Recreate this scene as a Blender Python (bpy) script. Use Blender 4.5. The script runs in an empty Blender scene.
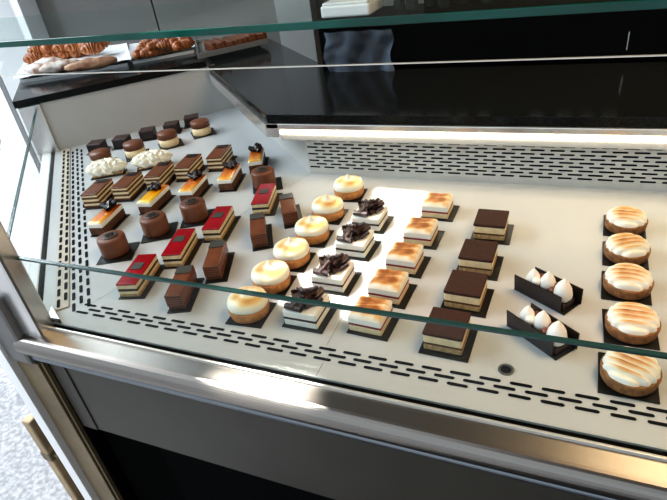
import bpy, bmesh, math, random
from math import sin, cos, pi, radians, sqrt, degrees, atan2
from mathutils import Vector, Matrix, noise
random.seed(7)
SC = bpy.context.scene
COL = SC.collection
DECK = 0.90                       # deck height above the floor
CAMH = 0.60                       # camera above the deck
F = 535.0
# world axes seen in camera axes (right, down, forward)
AX = (0.92222843, 0.10049254, -0.37335771)
AY = (0.36651268, -0.53474912, 0.76138809)
AZ = (-0.12313888, -0.83901408, -0.52999264)

def at(px, py, h=0.0):
    """point of the real plane h above the deck"""
    d = (px-333.5, py-250, F)
    w = [sum(a*b for a, b in zip(d, A)) for A in (AX, AY, AZ)]
    t = (h-CAMH)/w[2]
    return Vector((w[0]*t, w[1]*t, DECK+h))

# ------------------------------------------------------------ materials
def mat(name, col, rough=.5, metal=0., spec=.5, noise_amt=0., noise_scale=40., bump=0., bump_scale=None,
        emit=None, estr=0., trans=0., coat=0., sss=0., col2=None, attr=None, ramp=None):
    m = bpy.data.materials.new(name); m.use_nodes = True
    nt = m.node_tree; N = nt.nodes; L = nt.links
    b = N['Principled BSDF']
    c4 = (*col, 1)
    b.inputs['Base Color'].default_value = c4
    b.inputs['Roughness'].default_value = rough
    b.inputs['Metallic'].default_value = metal
    b.inputs['Specular IOR Level'].default_value = spec
    b.inputs['Coat Weight'].default_value = coat
    if trans: b.inputs['Transmission Weight'].default_value = trans
    if sss:
        b.inputs['Subsurface Weight'].default_value = sss
        b.inputs['Subsurface Scale'].default_value = .01
    if emit:
        b.inputs['Emission Color'].default_value = (*emit, 1)
        b.inputs['Emission Strength'].default_value = estr
    tc = N.new('ShaderNodeTexCoord')
    if attr:
        at_ = N.new('ShaderNodeAttribute'); at_.attribute_name = attr
        nz = N.new('ShaderNodeTexNoise'); nz.inputs['Scale'].default_value = noise_scale
        nz.inputs['Detail'].default_value = 4
        L.new(tc.outputs['Object'], nz.inputs['Vector'])
        ma = N.new('ShaderNodeMath'); ma.operation = 'MULTIPLY_ADD'
        ma.inputs[1].default_value = noise_amt; L.new(nz.outputs['Fac'], ma.inputs[0])
        ad = N.new('ShaderNodeMath'); ad.operation = 'SUBTRACT'; ad.inputs[1].default_value = noise_amt*.5
        L.new(at_.outputs['Fac'], ma.inputs[2]); L.new(ma.outputs[0], ad.inputs[0])
        cr = N.new('ShaderNodeValToRGB'); els = cr.color_ramp.elements
        while len(els) > 1: els.remove(els[-1])
        els[0].position = ramp[0][0]; els[0].color = (*ramp[0][1], 1)
        for p, c in ramp[1:]:
            e = els.new(p); e.color = (*c, 1)
        L.new(ad.outputs[0], cr.inputs['Fac']); L.new(cr.outputs['Color'], b.inputs['Base Color'])
    elif noise_amt or col2:
        nz = N.new('ShaderNodeTexNoise'); nz.inputs['Scale'].default_value = noise_scale
        nz.inputs['Detail'].default_value = 5
        L.new(tc.outputs['Object'], nz.inputs['Vector'])
        mx = N.new('ShaderNodeMix'); mx.data_type = 'RGBA'
        mx.inputs['A'].default_value = c4
        k = 1-noise_amt
        mx.inputs['B'].default_value = (*col2, 1) if col2 else (col[0]*k, col[1]*k, col[2]*k, 1)
        cr = N.new('ShaderNodeValToRGB'); cr.color_ramp.elements[0].position = .38; cr.color_ramp.elements[1].position = .62
        L.new(nz.outputs['Fac'], cr.inputs['Fac']); L.new(cr.outputs['Color'], mx.inputs['Factor'])
        L.new(mx.outputs['Result'], b.inputs['Base Color'])
    if bump:
        nb = N.new('ShaderNodeTexNoise'); nb.inputs['Scale'].default_value = bump_scale or noise_scale
        nb.inputs['Detail'].default_value = 4
        L.new(tc.outputs['Object'], nb.inputs['Vector'])
        bp = N.new('ShaderNodeBump'); bp.inputs['Strength'].default_value = bump; bp.inputs['Distance'].default_value = .002
        L.new(nb.outputs['Fac'], bp.inputs['Height']); L.new(bp.outputs['Normal'], b.inputs['Normal'])
    return m

def glass_mat(name, tint=(.93, .98, .97), refl=1.0, rough=.0, haze=0.0):
    """thin sheet glass: tinted see-through with Fresnel reflection"""
    m = bpy.data.materials.new(name); m.use_nodes = True
    nt = m.node_tree; N = nt.nodes; L = nt.links; N.clear()
    o = N.new('ShaderNodeOutputMaterial'); t = N.new('ShaderNodeBsdfTransparent'); g = N.new('ShaderNodeBsdfGlossy')
    t.inputs['Color'].default_value = (*tint, 1); g.inputs['Roughness'].default_value = rough
    lw = N.new('ShaderNodeLayerWeight'); lw.inputs['Blend'].default_value = .5
    pw = N.new('ShaderNodeMath'); pw.operation = 'POWER'; pw.inputs[1].default_value = 5; L.new(lw.outputs['Facing'], pw.inputs[0])
    fr = N.new('ShaderNodeMath'); fr.operation = 'MULTIPLY_ADD'; fr.inputs[1].default_value = .95; fr.inputs[2].default_value = .035
    L.new(pw.outputs[0], fr.inputs[0])
    mu = N.new('ShaderNodeMath'); mu.operation = 'MULTIPLY'; mu.inputs[1].default_value = refl
    mx = N.new('ShaderNodeMixShader'); L.new(fr.outputs[0], mu.inputs[0]); L.new(mu.outputs[0], mx.inputs[0])
    L.new(t.outputs[0], mx.inputs[1]); L.new(g.outputs[0], mx.inputs[2])
    last = mx
    if haze:
        df = N.new('ShaderNodeBsdfDiffuse'); df.inputs['Color'].default_value = (.8, .85, .85, 1)
        m2 = N.new('ShaderNodeMixShader'); m2.inputs[0].default_value = haze
        L.new(mx.outputs[0], m2.inputs[1]); L.new(df.outputs[0], m2.inputs[2]); last = m2
    L.new(last.outputs[0], o.inputs['Surface'])
    return m

M = {}
M['deck'] = mat('deck_white', (.53, .535, .535), .36, spec=.45, noise_amt=.04, noise_scale=6)
M['slot'] = mat('slot_dark', (.012, .013, .016), .8, spec=.1)
M['seam'] = mat('seam_grey', (.28, .28, .28), .6)
M['beige'] = mat('beige_strip', (.55, .49, .40), .5)
M['panel'] = mat('panel_white', (.50, .49, .465), .45, noise_amt=.05, noise_scale=4)
M['vent'] = mat('vent_steel', (.56, .56, .53), .42, metal=.15)
M['alu'] = mat('aluminium', (.72, .71, .69), .24, metal=.85, noise_amt=.08, noise_scale=9)
M['alu_dark'] = mat('dark_aluminium', (.22, .22, .22), .35, metal=.7)
M['rail'] = mat('rail_satin', (.25, .228, .208), .28, metal=.9, noise_amt=.06, noise_scale=3)
M['rail_low'] = mat('rail_lower', (.20, .215, .235), .30, metal=.8)
M['fascia'] = mat('fascia_steel', (.060, .052, .042), .45, spec=.3, noise_amt=.18, noise_scale=5)
M['black'] = mat('matt_black', (.004, .004, .004), .9, spec=.05)
M['granite'] = mat('black_granite', (.006, .0065, .0065), .13, spec=.16, col2=(.016, .018, .018), noise_scale=260)
M['cabinet'] = mat('black_gloss', (.002, .002, .002), .4, spec=.0, noise_amt=.3, noise_scale=3)
M['led'] = mat('led', (1, .9, .75), .5, emit=(1, .83, .60), estr=13)
M['glass'] = glass_mat('clear_glass', (.90, .93, .925), .30)
M['glass_top'] = glass_mat('top_glass', (.90, .94, .93), .18, haze=.008)
M['stripglass'] = glass_mat('strip_glass', (.97, .98, .98), .08)
M['winglass'] = glass_mat('window_glass', (.97, .98, .98), .35)
M['gedge'] = mat('glass_edge', (.0, .10, .075), .15, spec=.5, noise_amt=.5, noise_scale=4)
M['gedge_thin'] = mat('thin_glass_edge', (.02, .06, .055), .2, spec=.7)
M['bright_edge'] = mat('polished_edge', (.85, .80, .72), .25, metal=.6)
M['wood'] = mat('wood_frame', (.21, .155, .085), .55, noise_amt=.25, noise_scale=14)
M['wood_light'] = mat('wood_pull', (.50, .34, .19), .55, noise_amt=.3, noise_scale=18)
M['white_paint'] = mat('white_paint', (.90, .90, .89), .5, noise_amt=.05, noise_scale=5)
M['grey_box'] = mat('grey_plastic', (.17, .165, .16), .5, noise_amt=.1)
M['floor'] = mat('floor_dark', (.010, .0095, .009), .9, spec=.1, noise_amt=.6, noise_scale=45)
M['ceiling'] = mat('ceiling', (.25, .245, .235), .8, noise_amt=.04)
M['wall'] = mat('wall', (.16, .15, .14), .8, noise_amt=.05)
M['greywall'] = mat('grey_gloss', (.105, .10, .090), .18, noise_amt=.12, noise_scale=2)
M['paleg'] = mat('pale_grey', (.24, .24, .23), .35, noise_amt=.06, noise_scale=3)
M['ground'] = mat('ground', (.42, .425, .45), .9, col2=(.25, .255, .275), noise_scale=60)
M['pave_glare'] = mat('pavement', (.80, .83, .88), .8, noise_amt=.12, noise_scale=.9)  # paler than the ground, outdoor glare is in the colour
M['beigewall'] = mat('beige_facade', (.55, .47, .36), .9, noise_amt=.1, noise_scale=3)
# food
M['board'] = mat('black_card', (.012, .012, .012), .35)
M['choc_dark'] = mat('dark_chocolate', (.022, .012, .009), .32, noise_amt=.3, noise_scale=60)
M['choc_plate'] = mat('chocolate_plate', (.016, .012, .011), .38)
M['choc_curl'] = mat('chocolate_curl', (.050, .024, .021), .35, noise_amt=.3)
M['mousse'] = mat('milk_chocolate_mousse', (.17, .058, .026), .42, noise_amt=.15, noise_scale=50)
M['mousse_top'] = mat('mousse_top', (.27, .10, .048), .35, noise_amt=.15, noise_scale=50)
M['glaze_brown'] = mat('brown_glaze', (.18, .060, .026), .26, noise_amt=.2, noise_scale=30)
M['ring'] = mat('choc_disc', (.06, .04, .032), .3)
M['tile'] = mat('grey_choc_tile', (.075, .072, .065), .25)
M['cream'] = mat('cream', (.80, .63, .38), .5, noise_amt=.12, noise_scale=80)
M['white_cream'] = mat('white_cream', (.85, .81, .73), .5, sss=.1)
M['log_cream'] = mat('ivory_cream', (.93, .86, .71), .45, noise_amt=.12, noise_scale=60, bump=.5, bump_scale=140)
M['sponge'] = mat('sponge_brown', (.14, .055, .025), .8, noise_amt=.4, noise_scale=160, bump=.6)
M['sponge_light'] = mat('sponge_gold', (.55, .36, .17), .8, noise_amt=.4, noise_scale=150, bump=.6)
M['cocoa'] = mat('cocoa', (.055, .018, .009), .85, noise_amt=.3, noise_scale=300, bump=.4)
M['red'] = mat('red_glaze', (.36, .006, .014), .14, coat=.5, noise_amt=.2, noise_scale=20)
M['berry'] = mat('berry_line', (.22, .015, .035), .4)
M['orange'] = mat('orange_glaze', (.90, .33, .02), .12, coat=.6, attr='t', noise_amt=.5, noise_scale=45,
    ramp=[(.0, (.86, .74, .50)), (.25, (.90, .52, .10)), (.55, (.80, .22, .012)), (1., (.30, .06, .01))])
M['yellow'] = mat('yellow_glaze', (.95, .5, .02), .12, coat=.6, attr='t', noise_amt=.4, noise_scale=45,
    ramp=[(.0, (.88, .80, .55)), (.3, (.95, .62, .06)), (.6, (.95, .45, .01)), (1., (.75, .22, .01))])
M['toast'] = mat('toasted_meringue', (1, 1, 1), .5, attr='t', noise_amt=.5, noise_scale=55,
    ramp=[(.0, (.90, .86, .77)), (.30, (.86, .75, .57)), (.58, (.74, .44, .18)), (.85, (.50, .20, .06)), (1., (.32, .11, .03))])
M['toast_soft'] = mat('soft_toasted_meringue', (1, 1, 1), .45, attr='t', noise_amt=.4, noise_scale=42,
    ramp=[(.0, (.90, .86, .74)), (.4, (.88, .77, .52)), (.7, (.80, .50, .18)), (1., (.52, .22, .05))])
M['crust'] = mat('tart_crust', (.58, .25, .075), .7, noise_amt=.35, noise_scale=90, bump=.5)
M['crust_dark'] = mat('tart_crust_dark', (.33, .15, .055), .75, noise_amt=.4, noise_scale=120, bump=.6)
M['croissant'] = mat('croissant', (.50, .17, .04), .4, attr='t', noise_amt=.5, noise_scale=30,
    ramp=[(.0, (.60, .28, .09)), (.5, (.34, .10, .025)), (1., (.14, .035, .01))])
M['sugar'] = mat('sugar_pastry', (.75, .70, .66), .7, col2=(.32, .17, .11), noise_scale=26, bump=.4)
M['loaf'] = mat('brown_loaf', (.22, .09, .045), .5, col2=(.42, .24, .14), noise_scale=30, bump=.4)
M['florentine'] = mat('nut_bar', (.20, .060, .015), .4, col2=(.05, .016, .008), noise_scale=90, bump=.8)
M['paper'] = mat('baking_paper', (.78, .78, .80), .7, noise_amt=.06, noise_scale=20)
M['tray'] = mat('tray_metal', (.45, .45, .45), .3, metal=.8)
M['bottle'] = mat('bottle_dark', (.02, .03, .025), .12)
M['bottlecap'] = mat('bottle_cap', (.6, .6, .58), .3, metal=.7)
M['label'] = mat('bottle_label', (.5, .5, .47), .6)
M['mirror_image'] = mat('slate_reflection', (.02, .026, .037), .85, col2=(.09, .115, .155), noise_scale=9, bump=.3)  # slate tones of a reflected jacket, put into the colour
M['car'] = mat('car_red', (.55, .015, .015), .25, coat=.5)
M['tyre'] = mat('tyre', (.02, .02, .02), .8)
M['carglass'] = mat('car_glass', (.03, .04, .05), .1)
M['leaf_green'] = mat('mint_green', (.12, .30, .05), .6)

# ------------------------------------------------------------ mesh helpers
def obj(name, bm, mats, parent=None, smooth=False, loc=None, rz=0, tattr=None):
    me = bpy.data.meshes.new(name)
    bmesh.ops.recalc_face_normals(bm, faces=bm.faces) if not getattr(bm, 'keep', False) else None
    bm.to_mesh(me); bm.free()
    if not isinstance(mats, (list, tuple)): mats = [mats]
    for m in mats: me.materials.append(m)
    if smooth:
        for p in me.polygons: p.use_smooth = True
    o = bpy.data.objects.new(name, me); COL.objects.link(o)
    if parent: o.parent = parent
    if loc is not None: o.location = loc
    o.rotation_euler.z = rz
    return o
def tag(o, label=None, cat=None, group=None, kind=None):
    if label: o['label'] = label
    if cat: o['category'] = cat
    if group: o['group'] = group
    if kind: o['kind'] = kind
    return o
def empty(name, loc=(0, 0, 0), rz=0):
    o = bpy.data.objects.new(name, None); COL.objects.link(o); o.location = loc; o.rotation_euler.z = rz
    o.empty_display_size = .02
    return o
def copy_tree(o, parent=None):
    c = o.copy(); COL.objects.link(c)
    if parent: c.parent = parent
    for ch in list(o.children): copy_tree(ch, c)
    return c
def BM(): return bmesh.new()
def box(bm, x0, x1, y0, y1, z0, z1, bev=0, seg=2, mi=0, rz=0, c=None):
    r = bmesh.ops.create_cube(bm, size=1); vs = r['verts']
    for v in vs:
        v.co = Vector(((x0+x1)/2+v.co.x*(x1-x0), (y0+y1)/2+v.co.y*(y1-y0), (z0+z1)/2+v.co.z*(z1-z0)))
    fs = {f for v in vs for f in v.link_faces}
    if bev:
        es = list({e for v in vs for e in v.link_edges})
        rr = bmesh.ops.bevel(bm, geom=es, offset=bev, segments=seg, affect='EDGES', profile=.5)
        fs = set(rr['faces']) | {f for f in fs if f.is_valid}
        vs = list({v for f in fs for v in f.verts})
    for f in fs: f.material_index = mi
    if rz:
        bmesh.ops.rotate(bm, verts=vs, cent=c or ((x0+x1)/2, (y0+y1)/2, 0), matrix=Matrix.Rotation(rz, 3, 'Z'))
    return vs
def prism(bm, pts, z0, z1, mi=0, bev=0):
    a = [bm.verts.new((p[0], p[1], z0)) for p in pts]; b = [bm.verts.new((p[0], p[1], z1)) for p in pts]
    n = len(pts); fs = [bm.faces.new(a[::-1]), bm.faces.new(b)]
    for i in range(n): fs.append(bm.faces.new((a[i], a[(i+1) % n], b[(i+1) % n], b[i])))
    for f in fs: f.material_index = mi
    if bev:
        es = list({e for f in fs for e in f.edges})
        bmesh.ops.bevel(bm, geom=es, offset=bev, segments=2, affect='EDGES', profile=.5)
def lathe(bm, prof, n=40, mi=0, wob=None, c=(0, 0)):
    rings = []
    for r, z in prof:
        ring = []
        for i in range(n):
            a = 2*pi*i/n; rr, zz = (r, z) if not wob else wob(r, z, a)
            ring.append(bm.verts.new((c[0]+rr*cos(a), c[1]+rr*sin(a), zz)))
        rings.append(ring)
    for k in range(len(rings)-1):
        for i in range(n):
            f = bm.faces.new((rings[k][i], rings[k][(i+1) % n], rings[k+1][(i+1) % n], rings[k+1][i])); f.material_index = mi
    for ring, rev in ((rings[0], True), (rings[-1], False)):
        f = bm.faces.new(ring[::-1] if rev else ring); f.material_index = mi
def tube(bm, pts, rad, n=10, mi=0):
    """swept tube through points with a radius per point"""
    pts = [Vector(p) for p in pts]; rad = rad if isinstance(rad, (list, tuple)) else [rad]*len(pts)
    rings = []
    for i, p in enumerate(pts):
        t = (pts[min(i+1, len(pts)-1)]-pts[max(i-1, 0)]).normalized()
        a = t.cross(Vector((0, 0, 1)))
        if a.length < 1e-3: a = t.cross(Vector((1, 0, 0)))
        a.normalize(); b = a.cross(t)
        rings.append([bm.verts.new(p+(a*cos(2*pi*k/n)+b*sin(2*pi*k/n))*rad[i]) for k in range(n)])
    for k in range(len(rings)-1):
        for i in range(n):
            f = bm.faces.new((rings[k][i], rings[k][(i+1) % n], rings[k+1][(i+1) % n], rings[k+1][i])); f.material_index = mi
    bm.faces.new(rings[0][::-1]).material_index = mi; bm.faces.new(rings[-1]).material_index = mi
def set_t(o, fn):
    """store a per-vertex 0..1 amount that the material turns into browning"""
    me = o.data; a = me.attributes.new('t', 'FLOAT', 'POINT')
    for i, v in enumerate(me.vertices): a.data[i].value = fn(v.co)

# slots: flat stadium shapes a hair above / proud of a sheet
def slot(bm, o, d, nrm, ln, w, mi=1):
    d = d.normalized(); s = nrm.cross(d).normalized(); pts = []
    for a in range(5): t = -pi/2+pi*a/4; pts.append(o+d*(ln/2-w/2+cos(t)*w/2)+s*(sin(t)*w/2))
    for a in range(5): t = pi/2+pi*a/4; pts.append(o+d*(-ln/2+w/2+cos(t)*w/2)+s*(sin(t)*w/2))
    f = bm.faces.new([bm.verts.new(p) for p in pts]); f.material_index = mi

def un(u, n, z):   # u = y-x, n = x+y  ->  world (the 45 degree run)
    return Vector(((n-u)/2, (n+u)/2, z))

# ------------------------------------------------------------ display case
D = DECK
case = tag(empty('display_case', (-.3, .85, 0)), 'white refrigerated pastry display case with slotted deck, turning a corner at the left', 'display case')
inv = Vector((.3, -.85, 0))
def part(name, bm, mats, parent=None, smooth=False):
    o = obj(name, bm, mats, parent or case, smooth)
    if not parent: o.location = inv
    return o
XR = .95
deck_poly = [(XR, .515), (-.905, .515), (-1.68, 1.29), (-1.1925, 1.7775), (-.635, 1.22), (XR, 1.22)]
bm = BM(); prism(bm, deck_poly, D-.02, D)
Z = Vector((0, 0, 1)); X_ = Vector((1, 0, 0)); U = Vector((-1, 1, 0)).normalized()
e = .0006
for r, y in enumerate((.577, .5655, .554)):
    x = -.850+(.0 if r % 2 == 0 else .0215)
    while x < XR-.02:
        slot(bm, Vector((x+.014, y, D+e)), X_, Z, .031, .0060); x += .043
for r, n in enumerate((-.304, -.2835, -.263)):
    u0 = 1.46; k = 0
    u = 1.43+(.030 if r % 2 else 0)
    while u < 2.93:
        slot(bm, un(u, n, D+e), U, Z, .031, .0068); u += .0600
# sheet joints
def seam(bm, a, b, w=.0016):
    a = Vector((*a, D+.0004)); b = Vector((*b, D+.0004)); d = (b-a).normalized(); s = Z.cross(d)*w/2
    f = bm.faces.new([bm.verts.new(q) for q in (a-s, b-s, b+s, a+s)]); f.material_index = 2
seam(bm, (-.838, .585), (-.635, 1.218), .0011)
seam(bm, (-.325, .585), (-.325, .70), .0012)
seam(bm, (-.315, .518), (-.315, .545), .0018)
for y in (.585, .545): pass
# drain
dr = at(506, 370)
part('deck', bm, [M['deck'], M['slot'], M['seam']])
bm = BM(); lathe(bm, [(.0115, D-.001), (.0115, D+.0016), (.0085, D+.0018), (.008, D+.0009), (.002, D+.0009)], 28, c=(dr.x, dr.y))
part('drain_ring', bm, M['alu_dark'], smooth=False)
bm = BM(); lathe(bm, [(.0079, D+.0005), (.0079, D+.0012)], 24, c=(dr.x, dr.y)); part('drain_hole', bm, M['slot'])
# beige vent strip on the outer ledge of the left run
bm = BM()
prism(bm, [un(1.44, -.354, 0)[:2], un(2.96, -.354, 0)[:2], un(2.96, -.317, 0)[:2], un(1.44, -.317, 0)[:2]], D, D+.003)
for r, n in enumerate((-.3445, -.3250)):
    u = 1.47+(.028 if r % 2 else 0)
    while u < 2.93:
        slot(bm, un(u, n, D+.0036), U, Z, .031, .0066); u += .0600
part('vent_strip', bm, [M['beige'], M['slot']])
# rear perforated panel
bm = BM(); prism(bm, [(-.635, 1.22), (XR, 1.22), (XR, 1.235), (-.635, 1.235)], D-.02, D+.118)
for r in range(9):
    z = D+.021+r*.0095
    x = -.630+(.0 if r % 2 == 0 else .021)
    while x < XR-.03:
        k = (x % .78)
        slot(bm, Vector((x+.014, 1.22-e, z)), X_, Vector((0, -1, 0)), .031, .0042); x += .042
part('rear_vent_panel', bm, [M['vent'], M['slot']])
# plain diagonal back panel and end wall
bm = BM(); prism(bm, [(-.635, 1.22), (-.625, 1.235), (-1.1825, 1.7925), (-1.1925, 1.7775)], D-.02, D+.155); part('diagonal_back_panel', bm, M['panel'])
bm = BM()
pts = [un(2.97, -.47, 0), un(2.97, .587, 0), un(3.0, .587, 0), un(3.0, -.47, 0)]
prism(bm, [p[:2] for p in pts], D-.02, D+.172); part('end_wall', bm, M['panel'])
bm = BM()
prism(bm, [un(2.955, -.47, 0)[:2], un(2.955, -.37, 0)[:2], un(2.972, -.37, 0)[:2], un(2.972, -.47, 0)[:2]], D-.06, D+.172, bev=.003)
part('end_wall_trim', bm, M['alu'])
# light tube housing and LED strip under the worktop
bm = BM(); box(bm, -.69, XR, 1.194, 1.222, D+.106, D+.1395, .002); part('lamp_housing', bm, M['panel'])
bm = BM(); box(bm, -.69, XR-.01, 1.1895, 1.1955, D+.1245, D+.1345, .002)
ls_ = tag(obj('light_strip', bm, M['led'], bpy.data.objects['lamp_housing']), 'glowing warm white light strip')
bm = BM(); box(bm, -.725, XR, 1.184, 1.20, D+.1405, D+.1545, .002)
prism(bm, [(-.69, 1.184), (-.727, 1.184), un(2.955, .459, 0)[:2], un(2.955, .495, 0)[:2]], D+.118, D+.1545)
tag(part('worktop_rim', bm, M['alu']), 'bright aluminium rim')
# front profile
bm = BM(); box(bm, -.905, XR, .503, .515, D-.035, D-.004); part('glass_channel', bm, M['black'])
bm = BM(); box(bm, -.905, XR, .4995, .5035, D-.03, D+.002, .0008); part('channel_lip', bm, M['bright_edge'])
def prof_x(bm, prof, x0, x1):
    n = len(prof); A = [bm.verts.new((x0, y, z)) for y, z in prof]; B = [bm.verts.new((x1, y, z)) for y, z in prof]
    for i in range(n): bm.faces.new((A[i], A[(i+1) % n], B[(i+1) % n], B[i]))
    bm.faces.new(A[::-1]); bm.faces.new(B)
bm = BM()
pr = [(.50, D-.004)]+[(.468-.020*sin(radians(a))+.008, D-.030+.022*cos(radians(a))) for a in range(0, 181, 12)]+[(.50, D-.053)]
prof_x(bm, pr, -.93, XR); part('front_rail', bm, M['rail'], smooth=False)
bm = BM()
pr = [(.50, D-.050)]+[(.482-.014*sin(radians(a)), D-.0615+.0105*cos(radians(a))) for a in range(0, 181, 15)]+[(.50, D-.075)]
prof_x(bm, pr, -.93, XR); part('lower_rail', bm, M['rail_low'])
bm = BM(); box(bm, -.90, XR, .487, .50, D-.275, D-.06); part('front_fascia', bm, M['fascia'])
bm = BM(); box(bm, -.945, -.902, .4865, .54, 0, D-.06); part('end_filler', bm, M['black'])
bm = BM(); prism(bm, [(-.902, .484), (-.860, .484), (-.860, .489), (-.902, .489)], D-.275, D-.07, bev=.0015); part('fascia_end_trim', bm, M['fascia'])
# carcass below
bm = BM(); prism(bm, [(XR, .56), (-.80, .56), (-.968, .488), (-1.66, 1.27), (-1.19, 1.77), (-.62, 1.21), (XR, 1.21)], .0, D-.275); part('base', bm, M['black'])
bm = BM(); prism(bm, [(XR, .50), (-.90, .50), (-1.66, 1.26), (-1.63, 1.30), (-1.185, 1.775), (-.62, 1.21), (XR, 1.21)], D-.275, D-.02); part('carcass', bm, M['fascia'])
# left run outer rail
bm = BM()
prism(bm, [un(1.41, -.45, 0)[:2], un(2.97, -.45, 0)[:2], un(2.97, -.405, 0)[:2], un(1.41, -.405, 0)[:2]], D-.05, D+.004, bev=.004)
part('side_rail', bm, M['white_paint'])
bm = BM()
prism(bm, [un(1.41, -.404, 0)[:2], un(2.97, -.404, 0)[:2], un(2.97, -.398, 0)[:2], un(1.41, -.398, 0)[:2]], D-.01, D+.005)
part('side_glass_gasket', bm, M['black'])
# low glass screens with dark top edges
GH = .153
bm = BM(); box(bm, -.87, XR, .506, .512, D-.02, D+GH); part('front_glass', bm, M['glass'])
bm = BM(); box(bm, -.87, XR, .5055, .5125, D+GH, D+GH+.0035); part('front_glass_edge', bm, M['gedge_thin'])
def strip(bm, u0, u1, n0, n1, z0, z1):
    prism(bm, [un(u0, n0, 0)[:2], un(u1, n0, 0)[:2], un(u1, n1, 0)[:2], un(u0, n1, 0)[:2]], z0, z1)
bm = BM(); strip(bm, 1.42, 2.965, -.398, -.391, D-.01, D+GH); part('side_glass', bm, M['winglass'])
bm = BM(); strip(bm, 1.42, 2.965, -.399, -.390, D+GH, D+GH+.004); part('side_glass_edge', bm, M['gedge_thin'])
# corner post
bm = BM(); box(bm, -.935, -.868, .478, .515, D-.078, D+.44, .006); part('corner_post', bm, M['alu'])
bm = BM(); box(bm, -1.06, -.915, .462, .482, D-.078, D+.085, .008); part('corner_cap', bm, M['grey_box'])
bm = BM(); prism(bm, [(-.885, .516), (-.850, .516), (-.905, .548)], D, D+.012, bev=.001); part('corner_bracket', bm, M['alu'])
bm = BM(); box(bm, XR-.04, XR, .50, .86, D+.425, D+.445, .003); box(bm, XR-.04, XR, .48, .515, D-.05, D+.44, .004)
part('right_end_post', bm, M['alu'])

# top glass shelf
shelf = tag(empty('glass_top_shelf', (-.3, 1.0, D+.445)), 'thick clear glass top shelf with green front edge above the display case', 'glass shelf')
SI = Vector((.3, -1.0, -(D+.445)))
def sp(name, bm, m):
    o = obj(name, bm, m, shelf); o.location = SI; return o
bm = BM(); box(bm, -1.75, XR, .839, 1.22, D+.4465, D+.4565); sp('glass_sheet', bm, M['glass_top'])
bm = BM(); box(bm, -1.75, XR, .8325, .839, D+.4455, D+.4575, .001); sp('green_edge', bm, M['gedge'])
bm = BM(); box(bm, -1.75, XR, .8325, .8365, D+.3885, D+.4455); sp('hanging_strip', bm, M['stripglass'])
bm = BM(); box(bm, -1.75, XR, .8320, .837, D+.3872, D+.3886); sp('polished_lower_edge', bm, M['bright_edge'])

# worktops
def worktop(name, pts, z0, z1, label, m):
    bm = BM(); prism(bm, pts, z0, z1, bev=.0012); o = obj(name, bm, m); return tag(o, label, 'worktop')
worktop('granite_worktop', [(XR, 1.19), (-.722, 1.19), un(2.95, .468, 0)[:2], un(2.95, .51, 0)[:2], un(3.36, .51, 0)[:2], un(3.40, .935, 0)[:2], (-.69, 1.60), (XR, 1.60)], D+.155, D+.177,
        'polished black granite worktop behind the pastries, running right from the corner', M['granite'])
worktop('side_worktop', [un(2.96, -.48, 0)[:2], un(2.96, .462, 0)[:2], un(3.5, .50, 0)[:2], un(3.5, -.48, 0)[:2]], D+.173, D+.197,
        'narrow black worktop at the far left end carrying the croissant trays', M['granite'])
# body under the far worktop
tag(obj('counter_cabinet', (lambda b: (prism(b, [un(3.0, -.45, 0)[:2], un(3.0, .49, 0)[:2], un(3.45, .49, 0)[:2], un(3.45, -.45, 0)[:2]], 0, D+.172), b)[1])(BM()), M['paleg']),
    'pale grey cabinet under the croissant worktop at far left', 'cabinet')
tag(obj('counter_cabinet', (lambda b: (prism(b, [(XR, 1.24), (-.585, 1.24), (-.66, 1.57), (XR, 1.57)], 0, D+.1545), b)[1])(BM()), M['cabinet']),
    'black cabinet body under the right-hand part of the granite worktop', 'cabinet')
tag(obj('counter_cabinet', (lambda b: (prism(b, [(-.60, 1.25), un(2.96, .66, 0)[:2], un(3.36, .60, 0)[:2], un(3.36, .92, 0)[:2], (-.67, 1.57)], 0, D+.1545), b)[1])(BM()), M['cabinet']),
    'black cabinet body under the diagonal left part of the granite worktop', 'cabinet')

# ------------------------------------------------------------ pastries
def board(parent, sx=.074, sy=.074, ox=0, oy=0, rz=0):
    bm = BM(); box(bm, ox-sx/2, ox+sx/2, oy-sy/2, oy+sy/2, 0, .0018, .0004, 1)
    o = obj('card_base', bm, M['board'], parent); o.rotation_euler.z = rz; return o
def block(name, parent, sx, sy, z0, z1, m, bev=.001, ox=0, oy=0, seg=2):
    bm = BM(); box(bm, ox-sx/2, ox+sx/2, oy-sy/2, oy+sy/2, z0, z1, bev, seg); return obj(name, bm, m, parent)
B0 = .0018
def uneven(o, amp=.0008, sc=60):
    for v in o.data.vertices:
        n = noise.noise_vector(v.co*sc); v.co += n*amp

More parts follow.
